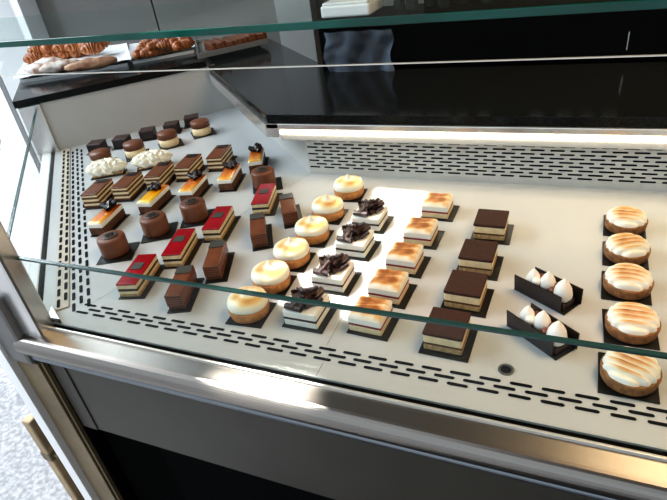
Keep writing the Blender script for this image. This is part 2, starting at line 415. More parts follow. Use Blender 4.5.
def mk_dark_square():
    r = empty('chocolate_square'); board(r, .072, .072)
    block('cake', r, .056, .056, B0, B0+.030, M['choc_dark'], .002); block('glaze', r, .058, .058, B0+.030, B0+.035, M['choc_curl'], .0022)
    return r
def mk_round_two():
    r = empty('mousse_cheesecake'); board(r, .080, .080, .004, .0)
    bm = BM(); lathe(bm, [(.0315, B0), (.0325, B0+.002), (.0325, B0+.026)], 44); obj('cream_layer', bm, M['cream'], r, True)
    bm = BM(); lathe(bm, [(.0328, B0+.026), (.0330, B0+.043), (.031, B0+.046), (.001, B0+.0465)], 44); obj('mousse_layer', bm, M['mousse'], r, True)
    return r
def mk_log():
    r = empty('cream_log'); board(r, .046, .108)
    bm = BM(); box(bm, -.017, .017, -.048, .048, B0, B0+.008, .003); obj('biscuit', bm, M['sponge_light'], r)
    bm = BM(); n = 64; k = 72; rings = []
    for i in range(k+1):
        t = i/k; y = -.063+.126*t
        env = max(0.02, sin(pi*t))**.5
        ring = []
        for j in range(n):
            a = 2*pi*j/n
            ruf = 1+.08*sin(5*a+19*t)+.07*sin(t*55+3*sin(a*2))+.13*noise.noise(Vector((t*13, cos(a)*2.2, sin(a)*2.2)))
            ring.append(bm.verts.new((.030*env*ruf*cos(a), y+.004*sin(a*4+t*30), B0+.025+max(-.022, .025*env*ruf*sin(a)))))
        rings.append(ring)
    for i in range(k):
        for j in range(n): bm.faces.new((rings[i][j], rings[i][(j+1) % n], rings[i+1][(j+1) % n], rings[i+1][j]))
    bm.faces.new(rings[0][::-1]); bm.faces.new(rings[-1])
    obj('piped_cream', bm, M['log_cream'], r, True)
    return r
def mk_opera():
    r = empty('layer_cake_slice'); board(r, .058, .112, .004, 0)
    z = B0
    for i, (h, m) in enumerate(((.006, 'sponge'), (.0065, 'cream'), (.006, 'sponge'), (.0065, 'cream'), (.006, 'sponge'), (.005, 'cream'))):
        block('sponge_layer' if m == 'sponge' else 'cream_layer', r, .046, .100, z, z+h, M[m], .0008); z += h
    block('chocolate_top', r, .047, .101, z, z+.004, M['glaze_brown'], .0012); z += .004
    block('chocolate_tile', r, .030, .022, z, z+.0016, M['choc_dark'], .0003, 0, .034)
    return r
def curl(bm, c, L, rad, az, tilt=0, mi=0):
    """one open chocolate curl"""
    n = 8; t0 = random.uniform(0, 6)
    ax = Vector((cos(az)*cos(tilt), sin(az)*cos(tilt), sin(tilt))); s = ax.cross(Z).normalized(); w = s.cross(ax)
    A = []; Bv = []
    for i in range(n+1):
        a = t0+i/n*4.6; rr = rad*(1-.25*i/n); p = s*cos(a)*rr+w*sin(a)*rr
        A.append((c-ax*L/2+p, c-ax*L/2+p*.78)); Bv.append((c+ax*L/2+p, c+ax*L/2+p*.78))
    for i in range(n):
        q = [A[i][0], A[i+1][0], Bv[i+1][0], Bv[i][0]]; f = bm.faces.new([bm.verts.new(x) for x in q])
        q = [A[i][1], Bv[i][1], Bv[i+1][1], A[i+1][1]]; f = bm.faces.new([bm.verts.new(x) for x in q])
def mk_glazed(m, nm):
    r = empty(nm); board(r, .050, .112, .004, 0)
    block('sponge_base', r, .040, .104, B0, B0+.020, M['sponge'], .002)
    block('cream_layer', r, .041, .105, B0+.020, B0+.032, M['white_cream'], .003, seg=3)
    bm = BM(); nx, ny = 12, 24; g = []
    for j in range(ny+1):
        row = []
        for i in range(nx+1):
            x = -.0195+.039*i/nx; y = -.0515+.103*j/ny
            ex = min(x+.0195, .0195-x, y+.0515, .0515-y)
            row.append(bm.verts.new((x, y, B0+.032+.0035*max(0, min(1, ex/.004))**.5)))
        g.append(row)
    for j in range(ny):
        for i in range(nx): bm.faces.new((g[j][i], g[j][i+1], g[j+1][i+1], g[j+1][i]))
    o = obj('mirror_glaze', bm, M[m], r, True)
    set_t(o, lambda c: max(0, min(1,   .34+.80*(c.y+.05)/.075*(1 if c.y < .02 else .85)-abs(c.x)*10)))
    bm = BM()
    for k in range(4): curl(bm, Vector((random.uniform(-.008, .008), .022+random.uniform(-.008, .008), B0+.042)), .030, .009, .4+k*.8, .25)
    obj('chocolate_curl', bm, M['choc_dark'], o, True)
    bm = BM(); bmesh.ops.create_icosphere(bm, subdivisions=3, radius=.0075, matrix=Matrix.Translation((.004, .016, B0+.043))); obj('blueberry', bm, M['ring'], o, True)
    return r
def mk_mousse_round():
    r = empty('round_mousse_cake'); board(r, .080, .080, .006, -.004)
    bm = BM(); lathe(bm, [(.0305, B0), (.0315, B0+.004), (.0315, B0+.038), (.0298, B0+.0425), (.0265, B0+.0438), (.001, B0+.044)], 48); obj('mousse_body', bm, M['mousse'], r, True)
    bm = BM(); lathe(bm, [(.017, B0+.0436), (.0170, B0+.0456), (.014, B0+.0462), (.001, B0+.046)], 32); o = obj('dark_disc', bm, M['ring'], r)
    bm = BM(); box(bm, -.009, .009, -.0015, .0015, B0+.0457, B0+.0515, .0005, rz=.5)
    box(bm, -.006, .006, -.006, .006, B0+.0457, B0+.0485, .001, rz=.2); obj('decoration', bm, M['tile'], o)
    return r
def mk_red():
    r = empty('red_glazed_slice'); board(r, .060, .126, .005, 0)
    z = B0
    for h, m in ((.007, 'sponge_light'), (.007, 'cream'), (.006, 'choc_dark'), (.009, 'cream')):
        block({'sponge_light': 'sponge_layer', 'cream': 'cream_layer', 'choc_dark': 'chocolate_layer'}[m], r, .044, .114, z, z+h, M[m], .001); z += h
    block('red_glaze', r, .045, .115, z, z+.0045, M['red'], .0018, seg=3); z += .0045
    block('chocolate_plaque', r, .024, .024, z, z+.0018, M['tile'], .0003, -.001, .008)
    return r
def mk_eclair():
    r = empty('chocolate_bar_cake'); board(r, .050, .118, .005, -.001)
    bm = BM(); box(bm, -.0175, .0175, -.051, .051, B0, B0+.012, .002); obj('sponge_base', bm, M['sponge'], r)
    bm = BM(); box(bm, -.0185, .0185, -.0525, .0525, B0+.008, B0+.038, .0035, 3); o = obj('chocolate_coating', bm, M['glaze_brown'], r)
    bm = BM()
    for k in range(5): box(bm, -.0177, .0177, -.0540, -.0522, B0+.011+k*.0058, B0+.014+k*.0058, .0006, 1)
    obj('piped_ridge', bm, M['mousse'], r)
    bm = BM(); box(bm, -.017, .017, .022, .051, B0+.0383, B0+.0403, .0004); o = obj('chocolate_tile', bm, M['tile'], r)
    return r
def mk_tart():
    r = empty('meringue_tart'); board(r, .072, .072, .002, -.001)
    def w(rr, z, a): return (rr*(1+.012*sin(a*30)) if z < B0+.021 else rr, z)
    bm = BM(); lathe(bm, [(.0330, B0), (.0355, B0+.003), (.0375, B0+.0185), (.0368, B0+.021), (.034, B0+.0205)], 120, wob=w); obj('pastry_shell', bm, M['crust'], r, True)
    def wm(rr, z, a): return (rr*(1+.02*sin(a*2+1)), z+.0006*sin(a*3)*min(1, rr/.02))
    prof = [(.0330, B0+.0195), (.0358, B0+.0215), (.0370, B0+.0255), (.0364, B0+.0305), (.0345, B0+.0355), (.029, B0+.0395), (.0225, B0+.0415),
            (.0175, B0+.0420), (.013, B0+.0422), (.0085, B0+.0435), (.0055, B0+.047), (.0035, B0+.051), (.0015, B0+.0545), (.0004, B0+.056)]
    bm = BM(); lathe(bm, prof, 60, wob=wm); o = obj('meringue', bm, M['toast_soft'], r, True)
    def tt(c):
        rr = sqrt(c.x**2+c.y**2); n = noise.noise(c*42+Vector((3, 1, 0)))
        if c.z < B0+.034: return max(0, .12+.15*n)
        ringd = abs(rr-.021)/.012
        return max(0, min(1, (.70-.42*ringd*ringd)+.55*n))
    set_t(o, tt)
    return r
def mk_curlcake():
    r = empty('chocolate_curl_gateau'); board(r, .078, .078, .004, .001)
    block('sponge_layer', r, .063, .063, B0, B0+.006, M['white_cream'], .0015)
    block('chocolate_layer', r, .0632, .0632, B0+.0125, B0+.0165, M['choc_curl'], .0008)
    o = block('cream_layer', r, .0625, .0625, B0+.006, B0+.013, M['white_cream'], .0015)
    o = block('cream_top', r, .064, .064, B0+.0165, B0+.031, M['white_cream'], .003, seg=3)
    bm = BM()
    for k in range(44):
        a = random.uniform(0, 2*pi); d = random.uniform(0, .030)
        curl(bm, Vector((cos(a)*d, sin(a)*d, B0+.036+random.uniform(0, .020)*(1-d/.034))), random.uniform(.014, .034), random.uniform(.0035, .0065), random.uniform(0, pi), random.uniform(-.5, .8))
    for k in range(40):
        a = random.uniform(0, 2*pi); d = random.uniform(.012, .029)
        p = Vector((cos(a)*d, sin(a)*d, B0+.0315))
        q = [p+Vector((random.uniform(-.003, .003), random.uniform(-.003, .003), random.uniform(0, .003))) for _ in range(3)]
        bm.faces.new([bm.verts.new(x) for x in q])
    obj('chocolate_curls', bm, M['choc_curl'], r, False)
    bm = BM()
    for k in range(5):
        p = Vector((-.033+random.uniform(-.001, .0), random.uniform(-.026, .01), B0+.008+random.uniform(-.002, .004)))
        bmesh.ops.create_icosphere(bm, subdivisions=1, radius=.0022, matrix=Matrix.Translation(p))
    obj('green_crumb', bm, M['leaf_green'], r)
    return r
def mk_toastsq():
    r = empty('toasted_cream_square'); board(r, .076, .076, .005, .001)
    block('cream_base', r, .060, .060, B0, B0+.013, M['cream'], .0015)
    block('berry_layer', r, .0605, .0605, B0+.013, B0+.0165, M['berry'], .0008)
    block('cream_layer', r, .060, .060, B0+.0165, B0+.030, M['white_cream'], .002)
    bm = BM(); n = 30; g = []
    for j in range(n+1):
        row = []
        for i in range(n+1):
            x = -.0305+.061*i/n; y = -.0305+.061*j/n; ex = min(x+.0305, .0305-x, y+.0305, .0305-y)
            z = B0+.029+.0075*max(0, min(1, ex/.006))**.5+.0011*noise.noise(Vector((x*70, y*30, 2)))
            row.append(bm.verts.new((x, y, z)))
        g.append(row)
    for j in range(n):
        for i in range(n): bm.faces.new((g[j][i], g[j][i+1], g[j+1][i+1], g[j+1][i]))
    o = obj('toasted_top', bm, M['toast'], r, True)
    def tt(c):
        d = max(abs(c.x+.001), abs(c.y-.003))/.031
        groove = 1 if abs(c.y-.004-.25*c.x) < .0012 else 0
        return max(0, min(1, .92-.62*d**3+.5*noise.noise(Vector((c.x*50, c.y*90, 5)))-.3*groove))
    set_t(o, tt)
    return r
def mk_brownie():
    r = empty('cocoa_cream_square'); board(r, .078, .080, .003, -.002)
    block('sponge_layer', r, .060, .064, B0, B0+.011, M['sponge_light'], .0015)
    block('soaked_layer', r, .0605, .0645, B0+.011, B0+.014, M['sponge'], .001)
    o = block('cream_layer', r, .061, .065, B0+.014, B0+.029, M['cream'], .0025)
    block('cocoa_top', r, .0625, .0665, B0+.029, B0+.0355, M['cocoa'], .0022)
    return r
def mk_boat():
    r = empty('chocolate_plate_dessert'); board(r, .104, .044, -.002, -.001)
    bm = BM(); box(bm, -.044, .044, -.016, .016, B0, B0+.013, .003); obj('chocolate_biscuit', bm, M['choc_curl'], r)
    bm = BM(); box(bm, -.054, .042, -.0215, -.0190, B0, B0+.034, .0005)
    o = obj('front_chocolate_plate', bm, M['choc_plate'], r); o.rotation_euler.x = .08
    bm = BM(); box(bm, -.043, .053, .0190, .0212, B0, B0+.033, .0005)
    o = obj('rear_chocolate_plate', bm, M['choc_plate'], r)
    for k, (x, y, s) in enumerate(((-.030, -.001, .92), (-.004, .004, 1.0), (.031, -.003, 1.12))):
        bm = BM(); lathe(bm, [(.010*s, B0+.013), (.0138*s, B0+.019), (.0142*s, B0+.025), (.012*s, B0+.033*s), (.0085*s, B0+.040*s), (.004*s, B0+.046*s), (.0008, B0+.050*s)], 28, c=(x, y))
        obj('meringue_kiss', bm, M['white_cream'], r, True)
    for x, y in ((-.021, .010), (.014, .009), (.016, -.008)):
        bm = BM(); bmesh.ops.create_icosphere(bm, subdivisions=3, radius=.0082, matrix=Matrix.Translation((x, y, B0+.0245))); obj('truffle', bm, M['mousse'], r, True)
    bm = BM(); bmesh.ops.create_icosphere(bm, subdivisions=3, radius=.0085, matrix=Matrix.Translation((-.019, -.007, B0+.0255))); obj('cream_pearl', bm, M['white_cream'], r, True)
    return r
def mk_ridged(ang=0.0, seed=1):
    r = empty('ridged_meringue_tart'); board(r, .078, .086, -.001, .004)
    def w(rr, z, a): return (rr*(1+.008*sin(a*36)), z)
    bm = BM(); lathe(bm, [(.0345, B0), (.0378, B0+.003), (.0398, B0+.019), (.0388, B0+.0215), (.035, B0+.021)], 120, wob=w); obj('pastry_shell', bm, M['crust_dark'], r, True)
    bm = BM(); R = .0365; nr, na = 30, 96; rings = []
    ca, sa = cos(ang), sin(ang)
    def ridge(x, y):
        q = -x*sa+y*ca; p = x*ca+y*sa
        return abs(sin((q+.0022*sin(p*55+seed)+.003)*pi/.0120))
    c0 = bm.verts.new((0, 0, B0+.030+.0055*ridge(0, 0)))
    for k in range(1, nr+1):
        rr = R*k/nr; ring = []
        for i in range(na):
            a = 2*pi*i/na; x = rr*cos(a); y = rr*sin(a)
            rg = ridge(x, y)
            f = k/nr; sc = 1+.09*(rg-.5)*f
            dome = sqrt(max(0, 1-f**3.2))
            z = B0+.0195+.0115*dome+.0085*rg*(1-.45*f**3)
            ring.append(bm.verts.new((x*sc, y*sc, z if k < nr else B0+.0195)))
        rings.append(ring)
    for i in range(na): bm.faces.new((c0, rings[0][i], rings[0][(i+1) % na]))
    for k in range(nr-1):
        for i in range(na): bm.faces.new((rings[k][i], rings[k+1][i], rings[k+1][(i+1) % na], rings[k][(i+1) % na]))
    o = obj('ridged_meringue', bm, M['toast'], r, True)
    def tt(c):
        rr = sqrt(c.x**2+c.y**2)/R; g = ridge(c.x, c.y)
        return max(0, min(1, (g**1.1)*.86*(1-rr**3.4)+.18*noise.noise(c*60)-.04))
    set_t(o, tt)
    return r

def rescale(r, k):
    done = set()
    for c in r.children_recursive:
        if c.data.name in done: continue
        done.add(c.data.name)
        for v in c.data.vertices: v.co *= k
    return r
def place(proto, spots, group, jitter=.03):
    out = []
    for i, (px, py, h, ang, label) in enumerate(spots):
        o = proto if i == 0 else copy_tree(proto)
        p = at(px, py, h); o.location = (p.x, p.y, D+.0007)
        o.rotation_euler.z = radians(ang)+random.uniform(-jitter, jitter)
        tag(o, label, 'pastry', group); out.append(o)
    return out
# px, py = middle of the top face, h = height of the top face
orde = ['leftmost', 'second from left', 'middle', 'fourth from left', 'rightmost']
place(rescale(mk_dark_square(), .9), [(x, y, .03, 20+3*i, 'small dark chocolate cake square in the back row, %s of five' % orde[i])
    for i, (x, y) in enumerate(((96, 143), (121, 138), (147, 130), (171, 124), (191, 117)))], 'dark chocolate squares in the back row')
o4 = ['leftmost', 'second from left', 'third from left', 'rightmost']
place(mk_round_two(), [(x, y, .042, 45, l) for x, y, l in (
    (99.5, 153, 'round two-layer mousse cheesecake half hidden behind the leftmost cream log'),
    (133, 144, 'round two-layer mousse cheesecake just left of the right-hand cream log'),
    (166.5, 133.5, 'round two-layer mousse cheesecake with brown top, third from left in its row'),
    (199.5, 122.5, 'round two-layer mousse cheesecake furthest right, near the white diagonal panel'))], 'round mousse cheesecakes with cream base')
place(rescale(mk_log(), .97), [(106, 166, .03, -60, 'ivory ruffled cream log on the left, beside the left edge vents'),
                 (151.5, 157.5, .03, -54, 'ivory ruffled cream log on the right, in front of the round cheesecakes')], 'ruffled cream logs')
place(mk_opera(), [(x, y, .038, a, l) for x, y, a, l in (
    (97, 188, 18, 'striped brown and cream layer cake bar nearest the left edge vents'),
    (127, 181, 14, 'striped brown and cream layer cake bar, second from the left edge'),
    (159, 170.5, 12, 'striped brown and cream layer cake bar in front of the right-hand cream log'),
    (188, 162, 13, 'striped brown and cream layer cake bar, fourth in its row from left'),
    (219, 152.5, 14, 'striped brown and cream layer cake bar at the right end of its row'))], 'striped layer cake bars')
E1 = mk_glazed('orange', 'orange_glazed_bar'); E2 = mk_glazed('yellow', 'orange_glazed_bar')
place(E1, [(x, y, .034, a, l) for x, y, a, l in (
    (105, 214, 12, 'orange glazed cream bar with chocolate curl, nearest the left edge vents'),
    (192.5, 183, 12, 'orange glazed cream bar with chocolate curl, behind the middle round mousse cakes'),
    (229, 172, 15, 'orange glazed cream bar with chocolate curl, just left of the rightmost round mousse cake'),
    (256, 155, 24, 'orange glazed cream bar with chocolate curl, furthest back and right of its kind'))], 'orange glazed cream bars')
place(E2, [(153, 194, .034, 10, 'bright yellow glazed cream bar with a dark chocolate curl on top')], 'orange glazed cream bars')
place(mk_mousse_round(), [(x, y, .046, a, l) for x, y, a, l in (
    (110, 236, 25, 'round brown chocolate mousse cake nearest the left edge vents'),
    (152, 216, 30, 'round brown chocolate mousse cake in front of the bright yellow bar'),
    (191.5, 202, 25, 'round brown chocolate mousse cake third from left, on a dark card'),
    (262, 170, 30, 'round brown chocolate mousse cake furthest back, behind the smallest red slice'))], 'round chocolate mousse cakes')
place(rescale(mk_red(), .95), [(x, y, .034, a, l) for x, y, a, l in (
    (136.5, 268.5, 16, 'red glazed layered slice at the front left, under the glass edge'),
    (178.5, 241, 15, 'red glazed layered slice second from the left, beside a brown bar'),
    (217.5, 217, 15, 'red glazed layered slice third from the left, beside two brown bars'),
    (263.5, 193, 17, 'red glazed layered slice furthest back and right, in front of a round mousse cake'))], 'red glazed slices')
place(rescale(mk_eclair(), .93), [(x, y, .04, a, l) for x, y, a, l in (
    (179, 279, 19, 'brown chocolate bar cake with grey tile, nearest the front glass'),
    (214, 252, 24, 'brown chocolate bar cake with grey tile, second from the front'),
    (257, 222.5, 30, 'brown chocolate bar cake with grey tile, third from the front'),
    (287.5, 202, 33, 'brown chocolate bar cake with grey tile, furthest from the front glass'))], 'brown chocolate bar cakes')
tl = ['nearest the front vents, crossed by the glass edge', 'second from the front of its column', 'third from the front of its column',
      'fourth from the front of its column', 'fifth from the front of its column', 'at the very back of its column near the vent panel']
place(mk_tart(), [(x, y, .038, 3, 'smooth meringue tart with peak, '+tl[i]) for i, (x, y) in enumerate(
    ((246.5, 297), (269.5, 269.5), (290.5, 246), (311, 223.5), (327, 202), (348, 181.5)))], 'smooth meringue tarts with peaks')
fl4 = ['nearest the front glass', 'second from the front', 'third from the front', 'furthest back of four']
place(mk_curlcake(), [(x, y, .031, -1, 'square cream gateau heaped with chocolate curls, '+fl4[i]) for i, (x, y) in enumerate(
    ((306, 303), (332.5, 269), (354.5, 237), (369.5, 212)))], 'square cream gateaux with chocolate curls')
fl5 = ['nearest the front glass', 'second from the front', 'middle of its column of five', 'fourth from the front', 'furthest back of five']
place(rescale(mk_toastsq(), .97), [(x, y, .034, -2, 'square cream cake with toasted top and red berry line, '+fl5[i]) for i, (x, y) in enumerate(
    ((370, 308), (388, 279), (404.5, 251), (420.5, 225), (437.5, 199.5)))], 'toasted cream squares with berry line')
place(mk_brownie(), [(x, y, .038, -1, 'square cream cake with dark cocoa top, '+fl4[i]) for i, (x, y) in enumerate(
    ((447, 322), (466, 282), (478.5, 249), (491.5, 217)))], 'cocoa topped cream squares')
place(rescale(mk_boat(), .96), [(542, 328, .02, -39, 'white meringue kisses between two dark chocolate plates, nearer the front glass'),
                  (548, 288, .02, -33, 'white meringue kisses between two dark chocolate plates, further from the front glass')], 'meringue kisses between chocolate plates', 0)
R1 = rescale(mk_ridged(0.02, 1), .955); R2 = rescale(mk_ridged(-.42, 2), .955); R3 = rescale(mk_ridged(-.10, 4), .955)
gl = 'round tarts with ridged toasted meringue'
place(R2, [(631, 367, .024, 0, 'ridged toasted meringue tart at front of the right column, crossed by glass edge')], gl)
place(R1, [(633, 319, .024, 0, 'ridged toasted meringue tart second from the front of the right column'),
           (626.5, 218, .024, -2, 'ridged toasted meringue tart at the very back of the right column')], gl)
place(R3, [(628.5, 278, .024, 0, 'ridged toasted meringue tart in the middle of the right column')], gl)
R4 = rescale(mk_ridged(.30, 3), .955)
place(R4, [(627.5, 246, .024, 0, 'ridged toasted meringue tart fourth from the front of the right column')], gl)

# ------------------------------------------------------------ trays on the far worktop
WT = .1965
def tray(name, px_pts, label, m, wall=.012, paper=None):
    pts = [at(*p, WT) for p in px_pts]; c = sum(pts, Vector())/4
    r = tag(empty(name, (c.x, c.y, D+WT)), label, 'tray')
    loc = [(p.x-c.x, p.y-c.y) for p in pts]
    bm = BM(); prism(bm, loc, 0, .003); 
    for i in range(4):
        a = Vector(loc[i]); b = Vector(loc[(i+1) % 4]); d = (b-a).normalized(); s = Vector((-d.y, d.x))*.004
        prism(bm, [a+s, b+s, b-s, a-s], 0, wall)
    obj('pan', bm, m, r)
    if paper:
        bm = BM(); n = 14; g = []
        for j in range(n+1):
            row = []
            for i in range(n+1):
                s = i/n*1.10-.05; t = j/n*1.10-.05
                q = (Vector(loc[0])*(1-s)+Vector(loc[1])*s)*(1-t)+(Vector(loc[3])*(1-s)+Vector(loc[2])*s)*t
                ed = max(0, abs(s-.5)-.47, abs(t-.5)-.47)
                z = .0145+.004*noise.noise(Vector((q.x*20, q.y*20, 1)))+ed*.12
                row.append(bm.verts.new((q.x, q.y, z)))
            g.append(row)
        for j in range(n):
            for i in range(n): bm.faces.new((g[j][i], g[j][i+1], g[j+1][i+1], g[j+1][i]))
        o = obj('baking_paper', bm, M['paper'], r, True)
    return r, c
tray('baking_tray', ((22, 83), (128, 66), (124, 50), (34, 62)), 'tray lined with white baking paper holding sugared pastries, at far left', M['tray'], paper=True)
tray('baking_tray', ((134, 64), (194, 53), (188, 42), (134, 50)), 'tray of small croissants between the papered tray and the nut bars', M['white_paint'], paper=True)
tray('baking_tray', ((199, 59), (268, 43), (256, 36), (196, 44)), 'shallow clear rimmed tray of brown nut bars on the black worktop', M['paleg'], wall=.018)

def croissant_bm(L=.085, R=.022):
    bm = BM(); n = 44; k = 20; rings = []
    for i in range(n+1):
        t = i/n; s = 2*t-1
        env = (1-abs(s)**2.1)**.8+.14
        seg = 1+.34*abs(sin(t*pi*6.5))**.7-.2
        ang = s*.9
        cx = sin(ang)*L*.62; cy = (cos(ang)-.8)*L*.62
        tdir = Vector((cos(ang), -sin(ang), 0)); nrm = Vector((sin(ang), cos(ang), 0))
        rr = R*env*seg
        rings.append([bm.verts.new(Vector((cx, cy, R*.92))+nrm*cos(2*pi*j/k)*rr+Z*sin(2*pi*j/k)*rr*.9) for j in range(k)])
    for i in range(n):
        for j in range(k): bm.faces.new((rings[i][j], rings[i][(j+1) % k], rings[i+1][(j+1) % k], rings[i+1][j]))
    bm.faces.new(rings[0][::-1]); bm.faces.new(rings[-1]); return bm
cro = obj('croissant', croissant_bm(), M['croissant'], None, True)
set_t(cro, lambda c: max(0, min(1, .15+.55*abs(sin(c.x*190))+(c.z-.02)*12)))
rnd = random.Random(3)
def loafbm(L, w, h, lump=.1, sd=0):
    bm = BM(); n = 30; k = 20; rings = []
    for i in range(n+1):
        t = i/n; env = max(.04, sin(pi*min(max(t, .001), .999)))**.35
        rings.append([bm.verts.new(((t-.5)*L, cos(2*pi*j/k)*w/2*env*(1+lump*noise.noise(Vector((t*5, j*.6, sd)))),
            h/2+sin(2*pi*j/k)*h/2*env*(1+lump*noise.noise(Vector((t*6, j*.5, sd+9)))))) for j in range(k)])
    for i in range(n):
        for j in range(k): bm.faces.new((rings[i][j], rings[i][(j+1) % k], rings[i+1][(j+1) % k], rings[i+1][j]))
    bm.faces.new(rings[0][::-1]); bm.faces.new(rings[-1]); return bm
first = True
def put_cro(px, py, h, rz, label, group, s=1.0):
    global first
    o = cro if first else cro.copy()
    if not first: COL.objects.link(o)
    first = False
    p = at(px, py+3, h); o.location = p; o.rotation_euler.z = rz; o.scale = (s, s, s)
    return tag(o, label, 'croissant', group)
# croissants heaped behind the papered tray
g1 = 'croissants heaped behind the papered tray'
for px, py in ((37, 60), (47, 56.5), (58, 56), (70, 54.5), (82, 53), (94, 51), (41, 52), (53, 50), (66, 49), (78, 48), (90, 46.5), (101, 47)):
    put_cro(px, py, WT+.016+(.026 if py < 53 else 0), 1.3+rnd.uniform(-.7, .7), 'golden brown croissant in the heap behind the papered tray at far left', g1, 1.05)
g2 = 'small croissants on the middle tray'
for px, py in ((141, 55), (149, 54), (157, 52.5), (165, 50.5), (173, 48.5), (181, 47), (189, 45), (145, 49), (155, 47.5), (166, 46), (177, 43.5), (187, 41.5), (148, 45), (160, 43.5), (172, 41)):
    put_cro(px, py, WT+.019+(.020 if py < 48 else 0), 1.3+rnd.uniform(-.8, .8), 'small golden croissant heaped on the middle tray', g2, .74)
# sugared pastries and loaves
spots = ((38, 71, 'white sugared pastry lying at the left end of the papered tray', .10, .05, .3, 'sugar'),
         (50, 65, 'white sugared pastry lying behind the others on the papered tray', .11, .05, .5, 'sugar'),
         (62, 68.5, 'long sugared pastry with a dark baked end on the papered tray', .15, .045, .85, 'sugar'),
         (93, 66.5, 'long brown loaf pastry lying at the right of the papered tray', .19, .045, .62, 'loaf'))
for i, (px, py, lab, L, w, rz, m) in enumerate(spots):
    o = obj('sugared_pastry' if m == 'sugar' else 'brown_loaf', loafbm(L, w, .04, .25, i), M[m], None, True, at(px, py+3, WT+.019), rz)
    tag(o, lab, 'pastry')
# nut bars in the third tray
bar0 = None
A = at(205, 54, WT+.004); B = at(259, 42, WT+.004)
dirv = (B-A); angb = atan2(dirv.y, dirv.x)
for i in range(12):
    if bar0 is None:
        bm = BM(); box(bm, -.010, .010, -.06, .06, 0, .034, .005, 2)
        for v in bm.verts: v.co += noise.noise_vector(v.co*90)*.0015
        bar0 = obj('nut_bar', bm, M['florentine']); o = bar0
    else: o = bar0.copy(); COL.objects.link(o)
    p = A.lerp(B, (i+.3)/12); o.location = p+Vector((0, .035, 0)); o.rotation_euler.z = angb+.02+rnd.uniform(-.05, .05); o.location.z += rnd.uniform(-.003, .004)*0; o.scale = (1, 1, rnd.uniform(.8, 1.15)); o.rotation_euler.x = 0
    tag(o, 'glossy brown nut bar standing in the row on the rimmed tray', 'pastry', 'brown nut bars in the rimmed tray')

# ------------------------------------------------------------ service side
bm = BM(); box(bm, -.73, 2.3, 1.605, 1.80, 0, D+.325, .004)
cab = tag(empty('back_cabinet', (.7, 1.8, 0)), 'tall glossy black cabinet behind the granite worktop', 'cabinet')
o = obj('body', bm, M['cabinet'], cab); o.location = (-.7, -1.8, 0)
bm = BM(); box(bm, .128, .131, 1.594, 1.605, D+.21, D+.255, .0008); o = obj('handle_and_highlight', bm, M['alu'], cab); o.location = (-.7, -1.8, 0)  # vertical highlight on the gloss black, built as a thin bright bar
bm = BM(); box(bm, .155, .42, 1.59, 1.596, D+.170, D+.174, .001); box(bm, .40, .405, 1.59, 1.606, D+.170, D+.174); o = obj('handle_and_highlight', bm, M['alu'], cab); o.location = (-.7, -1.8, 0)
# crumpled sheet stands in for a jacket reflection in the black cabinet front
bm = BM(); n = 26; g = []
for j in range(n+1):
    row = []
    for i in range(n+1):
        s = i/n; t = j/n
        x = -.705+.215*s+.006*sin(t*9); z = D+.295-.150*t+.012*sin(s*7+1)*t
        y = 1.590-.012*abs(sin(s*9+t*3))-.008*noise.noise(Vector((s*6, t*5, 0)))
        row.append(bm.verts.new((x, y, z)))
    g.append(row)
for j in range(n):
    for i in range(n): bm.faces.new((g[j][i], g[j][i+1], g[j+1][i+1], g[j+1][i]))
tag(obj('jacket_reflection', bm, M['mirror_image'], None, True), 'slate blue jacket reflection on the black cabinet front, built as a crumpled sheet', 'mirror_image')
# bottles on the cabinet
b0 = None
for i, (x, y) in enumerate(((-.50, 1.72), (-.455, 1.70), (-.405, 1.72), (-.36, 1.70), (-.31, 1.73), (-.24, 1.72), (.00, 1.70), (.06, 1.73), (.12, 1.70), (-.08, 1.73))):
    if b0 is None:
        b0 = empty('bottle'); bm = BM()
        lathe(bm, [(.016, 0), (.0185, .004), (.0185, .10), (.015, .118), (.007, .135), (.0065, .165)], 24); obj('glass_body', bm, M['bottle'], b0, True)
        bm = BM(); lathe(bm, [(.0075, .160), (.0075, .175)], 16); obj('cap', bm, M['bottlecap'], b0)
        bm = BM(); lathe(bm, [(.0189, .03), (.0189, .085)], 24); obj('paper_label', bm, M['label'], b0)
        o = b0
    else: o = copy_tree(b0)
    o.location = (x, y, D+.3255)
    tag(o, 'dark glass bottle standing on top of the black back cabinet', 'bottle', 'bottles on the back cabinet')
bm = BM(); box(bm, -.80+.07, -.57, 1.64, 1.78, D+.3255, D+.36, .006); box(bm, -.725, -.575, 1.645, 1.775, D+.36, D+.368, .004)
tag(obj('white_container', bm, M['white_paint']), 'white lidded container on the black cabinet, left of the bottles', 'container')
# grey glossy partitions behind the left counter
bm = BM(); box(bm, -1.62, -.76, 2.32, 2.36, 0, 2.2, .002)
def partition(name, pts, m, label):
    bm = BM(); prism(bm, pts, 0, 2.6, bev=.002); return tag(obj(name, bm, m), label, 'panel')
bm.free()
partition('cladding_panel', [(-3.6, 2.88), (-2.36, 2.88), (-2.36, 2.84), (-3.6, 2.84)], M['greywall'], 'glossy grey wall panel behind the croissant trays')
partition('cladding_panel', [(-2.35, 2.88), (-1.52, 2.88), (-1.52, 2.84), (-2.35, 2.84)], M['greywall'], 'glossy grey wall panel in the middle, behind the nut bar tray')
partition('cladding_panel', [(-1.51, 2.88), (-1.30, 2.88), (-1.30, 2.80), (-1.51, 2.80)], M['paleg'], 'pale narrow wall panel left of the black cabinet')

partition('cladding_panel', [(-.70, 2.88), (2.5, 2.88), (2.5, 2.84), (-.70, 2.84)], M['cabinet'], 'wide black wall panel far behind the bottles on the black cabinet')
